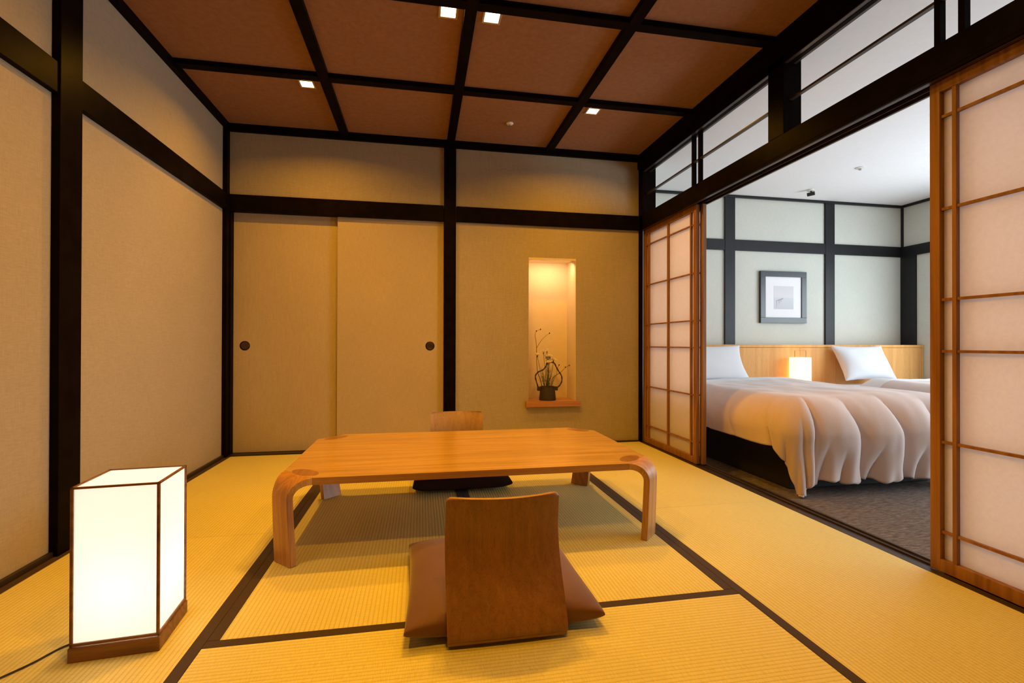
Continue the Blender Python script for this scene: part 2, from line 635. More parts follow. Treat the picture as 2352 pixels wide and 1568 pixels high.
# wall posts (dark lacquered)
trim(M_lac, XL, -1.545, 2.452, 2.594, 0.0, ZC)            # left wall post
trim(M_lac, XL, -1.545, 4.318, 4.375, 0.0, ZC)            # back left corner post
trim(M_lac, -1.60, -1.535, 4.375, 4.62, 0.0, ZN1)       # fusuma jamb
trim(M_lac, XL, -1.545, 0.55, 0.69, 0.0, ZC)
trim(M_lac, 0.203, 0.309, 4.362, 4.47, 0.0, 2.705)      # middle post
trim(M_lac, 2.057, 2.19, 4.296, YB, ZN1, 2.60)          # right corner post above the shoji
trim(M_lac, 2.057, 2.082, 4.345, YB, 0.0, ZN1)          # right corner post by the shoji
trim(M_lac, 2.057, 2.175, 2.478, 2.606, 2.147, 2.60)    # post in the transom run
trim(M_lac, 2.057, 2.19, 0.62, 0.79, 0.0, 2.60)         # front post of the shoji run
# nageshi rails
trim(M_lac, XL, -1.552, Y0, 4.36, ZN1, ZN2)
trim(M_lac, -1.552, 0.20, 4.355, 4.42, ZN1, ZN2)
trim(M_lac, 0.312, 2.057, 4.358, YB, ZN1, ZN2)
# track board closing the fusuma head
trim(M_lac, -1.545, 0.20, 4.42, 4.62, 2.035, ZN2)
# ceiling edge trim
trim(M_lac, XL, -1.545, Y0, 4.36, 2.685, ZC)
trim(M_lac, -1.545, 2.05, 4.352, YB, 2.672, ZC)
# kamoi with sliding grooves
trim(M_lac, boxes=[(2.057, 2.19, 0.76, 4.36, 2.030, 2.147),
                   (2.057, 2.070, 0.76, 4.36, 2.014, 2.030)], bevel=0.0015)
trim(M_sill_lit_under, boxes=[(2.0705, 2.094, 0.76, 4.36, 2.014, 2.0295), (2.136, 2.139, 0.76, 4.36, 2.014, 2.0295),
                    (2.176, 2.189, 0.76, 4.36, 2.014, 2.0295)], bevel=0.001)  # greyer kamoi underside: bedroom bounce light put into the colour
# deep beam over the transom
trim(M_lac, boxes=[(2.045, 2.19, Y0, YB, 2.60, ZC)])
trim(M_lac, 2.057, 2.063, Y0, YB, 2.557, 2.60)
trim(M_sill_lit_under, 2.0635, 2.14, Y0, YB, 2.557, 2.5995)  # lighter strip under the beam, daylight from the bedroom painted in
# sill with two grooves
trim(M_sill_lit_under, boxes=[(2.059, 2.19, 0.76, YB, -0.10, -0.008), (2.059, 2.097, 0.76, YB, -0.008, -0.0005),
                    (2.134, 2.138, 0.76, YB, -0.008, -0.0005), (2.174, 2.19, 0.76, YB, -0.008, -0.0005)], bevel=0.001)
# baseboards
o = sbox('baseboard_left', M_trim, XL, -1.562, Y0, 4.36, -0.03, 0.022, bevel=0.001)
o = sbox('baseboard_back', M_trim, boxes=[(-1.56, 0.20, 4.362, 4.56, -0.03, 0.012), (0.31, 2.057, 4.362, YB, -0.03, 0.012)], bevel=0.001)

# ceiling battens
for bx in (-0.642, 0.260, 1.162):
    trim(M_lac, bx - 0.033, bx + 0.033, Y0, 4.352, 2.700, ZC, bevel=0.003)
for by in (-0.15, 0.75, 1.65, 2.555, 3.455):
    segs = [(-1.545, -0.675), (-0.609, 0.227), (0.293, 1.129), (1.195, 2.045)]
    trim(M_lac, boxes=[(a, b, by - 0.033, by + 0.033, 2.7005, ZC) for a, b in segs], bevel=0.003)


# ------------------------------------------------------------------ transoms (ranma): lattice of thin bars
def ranma(idx, y0, y1, pair):
    a = MB()
    a.box(2.092, 2.118, y0, y1, 2.147, 2.152).box(2.092, 2.118, y0, y1, 2.5545, 2.557)
    o = struct(a.build('window_%d' % idx, M_lac))
    b = MB().box(2.093, 2.117, y0, y1, 2.343, 2.355).build('rail', M_sill_lit_under, o, bevel=0.001)  # greyer than the bars, its lit underside put into the colour
    for yc in pair:
        MB().box(2.090, 2.120, yc - 0.012, yc + 0.012, 2.150, 2.555).build('bar', M_lac, o, bevel=0.001)


ranma(1, 2.606, 4.296, (3.495, 3.405))
ranma(2, 0.79, 2.478, (1.652, 1.560))


# ------------------------------------------------------------------ shoji
def shoji(idx, x, y0, y1, z0=0.001, z1=2.016):
    th = 0.030
    f = MB()
    sw, tw, bw = 0.040, 0.045, 0.050
    f.box(x, x + th, y0, y0 + sw, z0, z1).box(x, x + th, y1 - sw, y1, z0, z1)
    f.box(x, x + th, y0 + sw, y1 - sw, z1 - tw, z1).box(x, x + th, y0 + sw, y1 - sw, z0, z0 + bw)
    o = struct(f.build('door_%d' % idx, M_shojiwood, bevel=0.0015))
    c = (y0 + y1) / 2
    for yb, hw in ((y0 + sw + 0.052, 0.0075), (c, 0.0085), (y1 - sw - 0.052, 0.0075)):
        MB().box(x + 0.004, x + 0.022, yb - hw, yb + hw, z0 + bw, z1 - tw).build('muntin', M_shojiwood, o)
    for zz in (1.868, 1.487, 1.115, 0.903, 0.530, 0.162):
        MB().box(x + 0.008, x + 0.0215, y0 + sw, y1 - sw, zz - 0.0055, zz + 0.0055).build('muntin', M_shojiwood, o)
    p = MB().box(x + 0.0225, x + 0.0235, y0 + sw * 0.6, y1 - sw * 0.6, z0 + bw * 0.6, z1 - tw * 0.6)
    p.build('shoji_paper', M_paper, o)
    return o


shoji(3, 2.100, 3.455, 4.368)
shoji(4, 2.142, 3.432, 4.345)
shoji(5, 2.100, 0.795, 1.690)
shoji(6, 2.142, 0.800, 1.665)


# ------------------------------------------------------------------ fusuma (closet doors)
def fusuma(idx, x0, x1, y, px, dark_edge):
    o = struct(MB().box(x0, x1, y, y + 0.022, 0.014, ZN1 + 0.012).build('door_%d' % idx, M_fusuma, bevel=0.002))
    h = MB()
    pz = 0.908
    h.lathe([(0.036, y - 0.003), (0.040, y - 0.001), (0.040, y + 0.003)], (px, 0, pz), 32, 'Y')
    q = h.build('door_pull', M_pull, o, smooth=True)
    g = MB().lathe([(0.0275, y - 0.0038), (0.0295, y - 0.0045), (0.031, y - 0.003)], (px, 0, pz), 32, 'Y')
    g.build('pull_ring', M_pullr, q, smooth=True)
    return o


fusuma(1, -1.535, -0.66, 4.435, -1.445, False)
fusuma(2, -0.703, 0.203, 4.400, 0.084, True)


# ------------------------------------------------------------------ tatami mats
def tatami_mat(x0, x1, y0, y1, axis, borders, label):
    t = thing('tatami_mat', label, 'tatami mat', ((x0 + x1) / 2, (y0 + y1) / 2, 0.0), 'tatami mats of the room floor')
    bw = 0.037
    g = 0.0006
    bx0, bx1, by0, by1 = x0 + g, x1 - g, y0 + g, y1 - g
    ix0, ix1, iy0, iy1 = bx0, bx1, by0, by1
    for s in borders:
        if s == 'l': ix0 += bw
        if s == 'r': ix1 -= bw
        if s == 'f': iy0 += bw
        if s == 'b': iy1 -= bw
    MB().box(ix0, ix1, iy0, iy1, -0.03, 0.0).build('mat_core', M_tat_y if axis == 'Y' else M_tat_x, t, bevel=0.001)
    for s in borders:
        b = {'l': (bx0, ix0, by0, by1), 'r': (ix1, bx1, by0, by1), 'f': (bx0, bx1, by0, iy0), 'b': (bx0, bx1, iy1, by1)}[s]
        MB().box(*b, -0.03, 0.0008).build('cloth_border', M_heri, t, bevel=0.001)


YT = 4.360
tatami_mat(-1.561, S1, 2.575, YT, 'Y', 'lr', 'tatami mat along the beige wall, touching the sliding closet doors')
tatami_mat(-1.561, S1, 0.757, 2.575, 'Y', 'lr', 'tatami mat under the glowing floor lantern')
tatami_mat(S2, 2.057, 2.575, YT, 'Y', 'l', 'tatami mat beside the closed pair of shoji near the niche wall')
tatami_mat(S2, 2.057, 0.757, 2.575, 'Y', 'l', 'tatami mat in front of the open doorway and the single large shoji')
tatami_mat(S1, S2, 0.757, YS + 0.037, 'X', 'b', 'crosswise tatami mat behind the brown floor chair, nearest the camera')
CX = (S1 + S2) / 2
tatami_mat(S1, CX, YS + 0.037, 3.46, 'Y', 'lr', 'tatami mat below the lantern-side half of the low table')
tatami_mat(CX, S2, YS + 0.037, 3.46, 'Y', 'lr', 'tatami mat below the bedroom-side half of the low table')
tatami_mat(S1, S2, 3.46, YT, 'X', 'f', 'crosswise tatami mat under the light floor chair against the back wall')

# ------------------------------------------------------------------ downlights in the woven ceiling, plus added fill lights


def area(name, loc, size, power, color, spread=150, rot=(0, 0, 0), parent=None, size_y=None):
    d = bpy.data.lights.new(name, 'AREA')
    d.shape = 'SQUARE' if size_y is None else 'RECTANGLE'
    d.size = size
    if size_y: d.size_y = size_y
    d.energy = power
    d.color = color
    d.spread = math.radians(spread)
    o = bpy.data.objects.new(name, d)
    COL.objects.link(o)
    o.location = Vector(loc) - (root_loc(parent) if parent else Vector((0, 0, 0)))
    o.rotation_euler = rot
    if parent: o.parent = parent
    return o


DL = [(-0.781, 3.596, 'square ceiling downlight over the left-wall side, by the back battens'),
      (0.144, 2.668, 'square ceiling downlight on the lantern side of the central batten'),
      (0.383, 2.668, 'square ceiling downlight on the bedroom side of the central batten'),
      (1.307, 3.596, 'square ceiling downlight close to the transom windows'),
      (-0.781, 1.78, 'square ceiling downlight above the floor lantern'),
      (1.307, 1.78, 'square ceiling downlight above the single large shoji'),
      (0.144, 0.60, 'added unseen fill light behind the camera on the lantern side'),  # added, unseen: fills the chair back and table front
      (0.383, 0.60, 'added unseen fill light behind the camera on the bedroom side')]  # second added fill lamp, no fixture known there
for i, (x, y, lb) in enumerate(DL):
    t = thing('ceiling_light', lb, 'ceiling light', (x, y, ZC), 'square recessed downlights')
    h, k = 0.052, 0.040
    f = MB()
    z0, z1 = ZC - 0.006, ZC
    f.box(x - h, x + h, y - h, y - k, z0, z1).box(x - h, x + h, y + k, y + h, z0, z1)
    f.box(x - h, x - k, y - k, y + k, z0, z1).box(x + k, x + h, y - k, y + k, z0, z1)
    f.build('frame', M_lfr, t, bevel=0.001)
    MB().box(x - k, x + k, y - k, y + k, ZC - 0.003, ZC).build('diffuser', M_diff, t)
    area('lamp_glow', (x, y, ZC - 0.009), 0.07, LAMP_W * (1.0, 1.05, 1.05, 1.0, 0.60, 0.25, 0.78, 0.70)[i], WARM, 152, parent=t)

# sprinkler head
t = thing('sprinkler_head', 'small white sprinkler head on the brown woven ceiling', 'sprinkler', (0.714, 3.928, ZC))
MB().lathe([(0.030, ZC), (0.030, ZC - 0.004), (0.024, ZC - 0.010), (0.012, ZC - 0.013)], (0.714, 3.928, 0), 24).build('cover', M_wplast, t, smooth=True)
MB().lathe([(0.005, ZC - 0.013), (0.005, ZC - 0.026), (0.012, ZC - 0.028), (0.012, ZC - 0.031)], (0.714, 3.928, 0), 16).build('nozzle', M_steel, t)

# ------------------------------------------------------------------ niche: shelf, light, pot, flowers
t = tag(MB().box(0.947, 1.468, 4.340, YB - 0.001, NZ0 - 0.052, NZ0).box(NX0 + 0.006, NX1 - 0.006, YB - 0.001, NY - 0.001, NZ0 - 0.052, NZ0).build(
    'niche_shelf', M_shelf, bevel=0.002), 'reddish wooden sill shelf at the bottom of the lit wall niche', 'shelf')
t = thing('niche_light', 'hidden strip light at the top of the wall niche', 'light', (1.205, 4.43, NZ1 - 0.012))
MB().box(1.02, 1.39, 4.408, 4.445, NZ1 - 0.016, NZ1 - 0.005).build('housing', M_wplast, t)
area('strip_glow', (1.205, 4.46, NZ1 - 0.022), 0.36, 2.2, (1.0, 0.60, 0.28), 170, parent=t, size_y=0.05, rot=(0.35, 0, 0))

VX, VY, VZ = 1.176, 4.452, NZ0 + 0.0005
pot = thing('flower_pot', 'dark iron pot with a looped vine handle on the niche shelf', 'vase', (VX, VY, VZ))
MB().lathe([(0.078, VZ), (0.079, VZ + 0.010), (0.074, VZ + 0.06), (0.069, VZ + 0.115), (0.070, VZ + 0.128), (0.064, VZ + 0.128), (0.062, VZ + 0.09), (0.01, VZ + 0.085)],
           (VX, VY, 0), 40).build('pot_body', M_pot, pot, smooth=True)
for s in (-1, 1):
    MB().box(VX + s * 0.082 - 0.017, VX + s * 0.082 + 0.017, VY - 0.014, VY + 0.014, VZ + 0.088, VZ + 0.127).build('lug', M_pot, pot, bevel=0.006)
HP = [(1.085, 0.520), (1.064, 0.595), (1.062, 0.635), (1.087, 0.666), (1.128, 0.686), (1.154, 0.717), (1.169, 0.747), (1.202, 0.755), (1.24, 0.75),
      (1.261, 0.713), (1.285, 0.67), (1.309, 0.627), (1.309, 0.578), (1.291, 0.541), (1.264, 0.512)]


def smooth_path(p, k=4):
    out = []
    n = len(p)
    for i in range(n - 1):
        p0, p1, p2, p3 = p[max(i - 1, 0)], p[i], p[i + 1], p[min(i + 2, n - 1)]
        for j in range(k):
            u = j / k
            out.append(tuple(0.5 * ((2 * b) + (-a + c) * u + (2 * a - 5 * b + 4 * c - d) * u * u + (-a + 3 * b - 3 * c + d) * u ** 3)
                             for a, b, c, d in zip(p0, p1, p2, p3)))
    out.append(tuple(p[-1]))
    return out


hp = smooth_path([(x, VY - 0.006 + 0.012 * math.sin(i * 0.9), z) for i, (x, z) in enumerate(HP)])
MB().tube(hp, [0.0062 + 0.0012 * math.sin(i * 1.7) for i in range(len(hp))], 10).build('handle', M_vine, pot, smooth=True)

twigs = [([(1.134, 0.49), (1.108, 0.6), (1.085, 0.652), (1.075, 0.726), (1.071, 0.886), (1.063, 0.96), (1.055, 1.011), (1.068, 1.048), (1.107, 1.064)],
          [[(1.072, 0.891), (1.107, 0.948), (1.148, 0.994), (1.195, 1.029)]], 'tall bare twig, the highest one rising from the iron pot'),
         ([(1.205, 0.49), (1.226, 0.599), (1.267, 0.636), (1.315, 0.667), (1.354, 0.707), (1.392, 0.724)],
          [[(1.267, 0.636), (1.276, 0.70), (1.291, 0.728)]], 'low budded twig leaning out of the pot toward the niche side wall')]
for pts, subs, lb in twigs:
    t = thing('twig', lb, 'twig', (pts[0][0], VY, pts[0][1]), 'twigs in the iron pot')
    P = smooth_path([(x, VY + 0.012 * math.sin(3 * z), z) for x, z in pts])
    MB().tube(P, [0.0036 - 0.0024 * i / len(P) for i in range(len(P))], 7).build('branch', M_twig, t, smooth=True)
    for sb in subs:
        Q = smooth_path([(x, VY + 0.012 * math.sin(3 * z), z) for x, z in sb])
        MB().tube(Q, [0.0022 - 0.001 * i / len(Q) for i in range(len(Q))], 6).build('side_shoot', M_twig, t, smooth=True)
    for (x, z) in [pts[-1], pts[-2]] + [s_[-1] for s_ in subs]:
        q = MB()
        q.lathe([(0.002, z - 0.006), (0.006, z - 0.001), (0.0055, z + 0.005), (0.001, z + 0.009)], (x, VY + 0.012 * math.sin(3 * z), 0), 10)
        q.build('bud', M_vine, t, smooth=True)

BL = [(1.074, 0.829, 1.0), (1.139, 0.857, 1.1), (1.176, 0.866, 0.6), (1.163, 0.816, 0.7), (1.196, 0.814, 1.15), (1.177, 0.758, 1.15), (1.231, 0.782, 1.05), (1.186, 0.793, 0.7)]
BLL = ['white carnation standing apart beside the tall twig', 'white carnation topmost of the wide blooms in the pot',
       'smallest white carnation, highest in the bunch', 'small white carnation just under the two top blooms',
       'wide white carnation in the middle of the bunch', 'white carnation lowest in the bunch, touching the vine handle',
       'white carnation on the side of the bunch facing the bedroom', 'small white carnation tucked between the wide middle and lowest blooms']
for i, (x, z, k) in enumerate(BL):
    y = VY + (-0.018, 0.01, 0.02, 0.005, -0.012, -0.03, -0.008, 0.016)[i]
    base = (VX + (x - VX) * 0.25, VY, VZ + 0.09)
    t = thing('carnation', BLL[i], 'flower', base, 'white carnations in the iron pot')
    P = smooth_path([base, ((base[0] + x) / 2 + 0.006 * math.sin(i), (base[1] + y) / 2, (base[2] + z) / 2 - 0.02), (x, y, z - 0.02)], 6)
    MB().tube(P, 0.0022, 6).build('stem', M_stem, t, smooth=True)
    MB().lathe([(0.002, z - 0.028), (0.0048, z - 0.022), (0.005, z - 0.010), (0.004, z - 0.006)], (x, y, 0), 10).build('calyx', M_stem, t, smooth=True)
    q = MB()
    random.seed(40 + i)
    R = 0.027 * k
    for L in range(4):
        n = 34
        rr = R * (1 - 0.22 * L)
        vs = [(x, y, z - 0.008 + 0.003 * L)]
        for a in range(n):
            an = 2 * PI * a / n + L * 0.37
            w_ = 1 + 0.16 * math.sin(a * 2.9 + L) + random.uniform(-0.09, 0.09)
            vs.append((x + rr * w_ * math.cos(an), y + rr * w_ * math.sin(an), z + 0.0055 * L + random.uniform(-0.0025, 0.0035)))
        fs = [(0, a + 1, (a + 1) % n + 1) for a in range(n)]
        q.add(vs, fs)
    q.build('bloom', M_petal, t)
# fine green sprigs in the pot
t = thing('fern_sprigs', 'thin dark green sprigs filling the mouth of the iron pot', 'foliage', (VX, VY, VZ + 0.09))
q = MB()
random.seed(5)
for i in range(26):
    a = random.uniform(-1, 1)
    h = random.uniform(0.06, 0.20)
    bx_, by_ = VX + a * 0.03, VY + random.uniform(-0.03, 0.03)
    tip = (VX + a * 0.085 + random.uniform(-0.02, 0.02), by_ + random.uniform(-0.03, 0.03), VZ + 0.12 + h)
    P = smooth_path([(bx_, by_, VZ + 0.09), ((bx_ + tip[0]) / 2 + random.uniform(-0.01, 0.01), by_, VZ + 0.12 + h / 2), tip], 3)
    q.tube(P, [0.0016, 0.0015, 0.0014, 0.0013, 0.0011, 0.0009, 0.0006], 5)
    for j in range(1, 6):
        c = Vector(P[min(j, len(P) - 1)])
        d = Vector((random.uniform(-1, 1), random.uniform(-1, 1), 0.6)).normalized() * random.uniform(0.012, 0.022)
        n_ = d.cross(Vector((0, 0, 1))).normalized() * 0.0022
        q.add([c, c + d * 0.5 + n_, c + d, c + d * 0.5 - n_], [(0, 1, 2, 3)])
oo = q.build('sprig', M_stem, t)
oo['kind'] = 'stuff'

# ------------------------------------------------------------------ low table
TZ, TT = 0.365, 0.030
TX0, TX1, TY0, TY1 = -0.592, 1.117, 2.170, 3.175
tb = thing('low_table', 'long low table of honey-coloured bent oak ply in the middle of the mats', 'table', ((TX0 + TX1) / 2, (TY0 + TY1) / 2, 0.0))
hw0 = 0.105   # half width of the chamfer where the corner starts to bend


def corner_profile(cx, cy, sx, sy, fx, fy):
    """stations (centre xy, z, half width) along the corner leg, outer surface; n = tangent-normal"""
    dx, dy = sx / math.sqrt(2), sy / math.sqrt(2)
    st = []
    R = 0.085
    # d = distance from the rectangle corner measured inward along the diagonal
    d0 = hw0
    # flat bit, then arc
    N = 12
    ox = d0 - R   # remaining distance at the outer face after the arc
    for i in range(N + 1):
        a = (PI / 2) * i / N
        d = d0 - R * math.sin(a)
        z = TZ - R * (1 - math.cos(a))
        hw = hw0 * (1 - 0.49 * math.sin(a)) if i else hw0
        st.append((d, z, hw, a))
    # leg: from arc end to foot
    zt = TZ - R
    foot = ((fx - cx) * -dx + (fy - cy) * -dy)
    M_ = 8
    for i in range(1, M_ + 1):
        u = i / M_
        d = ox + (foot - ox) * (u ** 1.15)
        z = zt * (1 - u)
        hw = 0.0535 + (0.060 - 0.0535) * u
        st.append((d, z, hw, PI / 2))
    return st, dx, dy


top = MB()
cor = []
for (cx, cy, sx, sy) in ((TX0, TY0, -1, -1), (TX1, TY0, 1, -1), (TX1, TY1, 1, 1), (TX0, TY1, -1, 1)):
    c = hw0 * math.sqrt(2)
    p1 = (cx, cy - sy * c)
    p2 = (cx - sx * c, cy)
    cor.append((p1, p2) if sx * sy > 0 else (p2, p1))
poly = []
for a, b in cor:
    poly += [a, b]
n8 = len(poly)
vs = [(x, y, TZ) for x, y in poly] + [(x, y, TZ - TT) for x, y in poly]
top.add(vs, [tuple(range(n8)), tuple(range(n8, 2 * n8))[::-1]], 0)
# side faces with laminated edge
side = [(i, (i + 1) % n8, n8 + (i + 1) % n8, n8 + i) for i in range(n8)]
top.add(vs, side, 1)
# corner inlays: slim ovals set into the top
tp = top.build('tabletop', [M_table, M_tedge], tb)
feet = {(-1, -1): (-0.552, 2.178), (1, -1): (1.084, 2.180), (-1, 1): (-0.556, 3.100), (1, 1): (1.078, 3.085)}
for (cx, cy, sx, sy) in ((TX0, TY0, -1, -1), (TX1, TY0, 1, -1), (TX0, TY1, -1, 1), (TX1, TY1, 1, 1)):
    fx, fy = feet[(sx, sy)]
    st, dx, dy = corner_profile(cx, cy, sx, sy, fx, fy)
    tx, ty = -dy, dx
    A, B = [], []
    for (d, z, hw, a) in st:
        ox_, oy_ = cx - dx * d, cy - dy * d
        # inner offset by thickness along the inward normal
        nx, nz = math.sin(a), math.cos(a)
        ix, iy, iz = ox_ - dx * nx * TT, oy_ - dy * nx * TT, z - nz * TT
        if z <= 1e-6: iz = 0.0
        iz = max(iz, 0.0) if a >= PI / 2 - 1e-6 else iz
        z, iz = max(z, 0.0013), max(iz, 0.0013)
        W = 5
        A.append([(ox_ + tx * hw * q, oy_ + ty * hw * q, z) for q in [-1 + 2 * k / (W - 1) for k in range(W)]])
        B.append([(ix + tx * hw * q, iy + ty * hw * q, iz) for q in [-1 + 2 * k / (W - 1) for k in range(W)]])
    lg = MB().slab(A, B, 0, 1)
    lg.build('leg', [M_tleg, M_lamin], tb, smooth=True, angle=50, bevel=0.0018)
    # oval inlay lying across the bend line on the top face
    ov = MB()
    cxx, cyy = cx - dx * (hw0 + 0.035), cy - dy * (hw0 + 0.035)
    nn = 36
    vs = []
    for k in range(nn):
        q = 2 * PI * k / nn
        a_, b_ = 0.078 * math.cos(q), 0.040 * math.sin(q)
        vs.append((cxx + tx * a_ - dx * (b_ + 0.0), cyy + ty * a_ - dy * b_, TZ + 0.0004))
    vs2 = [(x, y, TZ - 0.002) for x, y, z in vs]
    ov.add(vs + vs2, [tuple(range(nn)), tuple(range(nn, 2 * nn))[::-1]] + [(k, (k + 1) % nn, nn + (k + 1) % nn, nn + k) for k in range(nn)])
    ov.build('corner_inlay', M_inlay, tb)


# ------------------------------------------------------------------ floor chairs (zaisu) and cushions
def zaisu(x, yb, face, label, mats):
    """x centre, yb = floor line of the back, face=+1 looks toward +Y"""
    t = thing('floor_chair', label, 'chair', (x, yb, 0.0), 'legless floor chairs at the low table')
    W = 0.188
    prof = [(0.012, 0.018), (0.000, 0.034), (0.006, 0.060), (0.030, 0.110), (0.058, 0.160), (0.080, 0.210), (0.092, 0.260), (0.094, 0.310), (0.088, 0.360), (0.078, 0.405), (0.072, 0.430)]
    prof = smooth_path(prof, 3)
    th = 0.010
    nU = 25

    def pt(u, i, off):
        py, pz = prof[i]
        a = prof[max(i - 1, 0)]
        b = prof[min(i + 1, len(prof) - 1)]
        ty_, tz_ = b[0] - a[0], b[1] - a[1]
        l = math.hypot(ty_, tz_)
        ny, nz = tz_ / l, -ty_ / l
        h = pz / 0.43
        cur = 0.036 * (u * u) * min(1, h * 1.4)
        wid = W * (1.0 + 0.02 * math.sin(h * 3))
        # rounded top corners
        r = 0.022
        dz = 0.0
        ex = abs(u) * wid - (wid - r)
        X = u * wid
        return (x + X, yb + face * (py + cur + ny * off), pz + nz * off)
    A = []
    B = []
    us = [-1 + 2 * k / (nU - 1) for k in range(nU)]
    us = [math.copysign(abs(u) ** 0.8, u) for u in us]
    for i in range(len(prof)):
        rowA = [list(pt(u, i, 0)) for u in us]
        rowB = [list(pt(u, i, th)) for u in us]
        z = prof[i][1]
        # squeeze the row ends near the top for rounded corners
        r = 0.015
        k = z - (0.430 - r)
        if k > 0:
            sq = r - math.sqrt(max(r * r - k * k, 0))
            for row in (rowA, rowB):
                for v in row:
                    v[0] = x + (v[0] - x) * (W * 1.0 - sq) / (W * 1.0)
        A.append(rowA)
        B.append(rowB)
    MB().slab(A, B, 0, 1).build('backrest', mats, t, smooth=True, angle=60)
    # seat board, bending out of the back near the floor
    y0_, y1_ = yb + face * 0.016, yb + face * 0.43
    s = MB()
    A = [[(x + u * W, y0_ + (y1_ - y0_) * v, 0.019 + 0.002 * math.sin(v * PI)) for u in us] for v in [k / 12 for k in range(13)]]
    B = [[(p[0], p[1], p[2] - 0.010) for p in row] for row in A]
    s.slab(A, B, 0, 1).build('seat', mats, t, smooth=True, angle=60)
    for sx in (-1, 1):
        MB().box(x + sx * 0.15 - 0.012, x + sx * 0.15 + 0.012, min(y0_, y1_) + 0.05, max(y0_, y1_) - 0.05, 0.0012, 0.0075).build('foot_strip', M_black, t)
    return t


zaisu(0.272, 1.480, 1, 'brown wood legless floor chair seen from behind, near side of the low table', [M_chair, M_chair_e])
zaisu(0.262, 3.700, -1, 'light wood legless floor chair across the low table, facing the camera', [M_chair_l, M_chair_e])


def pillow_pts(w_, d_, h_, n=40, pinch=0.07, puff=0.55, seed=0, flat=0.0):
    """closed cushion as two grids in local coords"""
    U = [-1 + 2 * k / n for k in range(n + 1)]
    A, B = [], []
    for v in U:
        ra, rb = [], []
        for u in U:
            su, sv = math.copysign(abs(math.sin(u * PI / 2)), u), math.copysign(abs(math.sin(v * PI / 2)), v)
            # sides bow inward between the corners
            X = su * w_ / 2 * (1 - pinch * (1 - sv * sv) * su * su)
            Y = sv * d_ / 2 * (1 - pinch * (1 - su * su) * sv * sv)
            t_ = max(0.0, (1 - su ** 2)) ** puff * max(0.0, (1 - sv ** 2)) ** puff
            nz_ = noise.noise(Vector((su * 2.1 + seed, sv * 2.3, seed * 1.7))) * 0.10
            H = h_ / 2 * t_ * (1 + nz_)
            ra.append((X, Y, H + 0.002))
            rb.append((X, Y, -H * (1 - flat) - 0.002))
        A.append(ra)
        B.append(rb)
    return A, B


def cushion(name, mat, loc, w_, d_, h_, label, cat, group, rz=0.0, rx=0.0, ry=0.0, pinch=0.07, puff=0.4, seed=0, flat=0.0, floor=None, lift=None, piping=None):
    A, B = pillow_pts(w_, d_, h_, pinch=pinch, puff=puff, seed=seed, flat=flat)
    M = Matrix.Rotation(rz, 4, 'Z') @ Matrix.Rotation(rx, 4, 'X') @ Matrix.Rotation(ry, 4, 'Y')
    A = [[M @ Vector(p) for p in r] for r in A]
    B = [[M @ Vector(p) for p in r] for r in B]
    if lift:
        for g in (A, B):
            for r in g:
                for p in r:
                    p.z += lift(p.x, p.y)
    A = [[tuple(p + Vector(loc)) for p in r] for r in A]
    B = [[tuple(p + Vector(loc)) for p in r] for r in B]
    if floor is not None:
        B = [[(p[0], p[1], max(p[2], floor)) for p in r] for r in B]
    m = MB().slab(A, B)
    o = m.build(name, mat, None, smooth=True, angle=75, origin=loc)
    tag(o, label, cat, group)
    return o


cushion('floor_cushion', M_cush, (0.273, 1.838, 0.052), 0.64, 0.66, 0.150,
        'brown square floor cushion on the near floor chair', 'cushion', 'floor cushions on the legless chairs', pinch=0.035, puff=0.34, seed=2, floor=0.0215)
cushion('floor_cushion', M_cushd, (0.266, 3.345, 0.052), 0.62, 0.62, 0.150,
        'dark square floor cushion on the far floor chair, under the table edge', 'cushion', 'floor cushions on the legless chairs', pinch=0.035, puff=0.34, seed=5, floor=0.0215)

# ------------------------------------------------------------------ floor lantern
lt = bpy.data.objects.new('floor_lamp', None)
COL.objects.link(lt)
lt.location = (-0.896, 1.752, 0.0)
lt.rotation_euler = (0, 0, math.radians(4.8))
tag(lt, 'tall box-shaped paper lantern with walnut edges glowing on the mats', 'lamp')
Wl, Dl, Hl, Bh = 0.232, 0.225, 0.508, 0.042


def lbuild(mb, name, mat, parent, **k):
    """local build under a rotated parent"""
    me_parent_loc = root_loc(parent)
    mb.v = [tuple(Vector(v) + me_parent_loc) for v in mb.v]
    return mb.build(name, mat, parent, **k)


a, b_ = Wl / 2, Dl / 2
lbuild(MB().box(-a, a, -b_, b_, 0.0, Bh), 'base', M_lampw, lt, bevel=0.002)
fr = MB()
e = 0.0078
i_ = 0.003
for sx in (-1, 1):
    for sy in (-1, 1):
        x0, x1 = sorted((sx * (a - i_), sx * (a - i_ - e)))
        y0, y1 = sorted((sy * (b_ - i_), sy * (b_ - i_ - e)))
        fr.box(x0, x1, y0, y1, Bh + 0.003, Hl)
for z0, z1 in ((Bh + 0.003, Bh + 0.011), (Hl - 0.006, Hl)):
    for sy in (-1, 1):
        y0, y1 = sorted((sy * (b_ - i_), sy * (b_ - i_ - e)))
        fr.box(-a + i_, a - i_, y0, y1, z0, z1)
    for sx in (-1, 1):
        x0, x1 = sorted((sx * (a - i_), sx * (a - i_ - e)))
        fr.box(x0, x1, -b_ + i_ + e, b_ - i_ - e, z0, z1)
lbuild(fr, 'frame', M_lampw, lt, bevel=0.0008)
s_ = MB()
k = 0.005
s_.box(-a + i_ + k, a - i_ - k, -b_ + i_ + k, -b_ + i_ + k + 0.001, Bh + 0.004, Hl - 0.003)
s_.box(-a + i_ + k, a - i_ - k, b_ - i_ - k - 0.001, b_ - i_ - k, Bh + 0.004, Hl - 0.003)
s_.box(-a + i_ + k, -a + i_ + k + 0.001, -b_ + i_ + k, b_ - i_ - k, Bh + 0.004, Hl - 0.003)
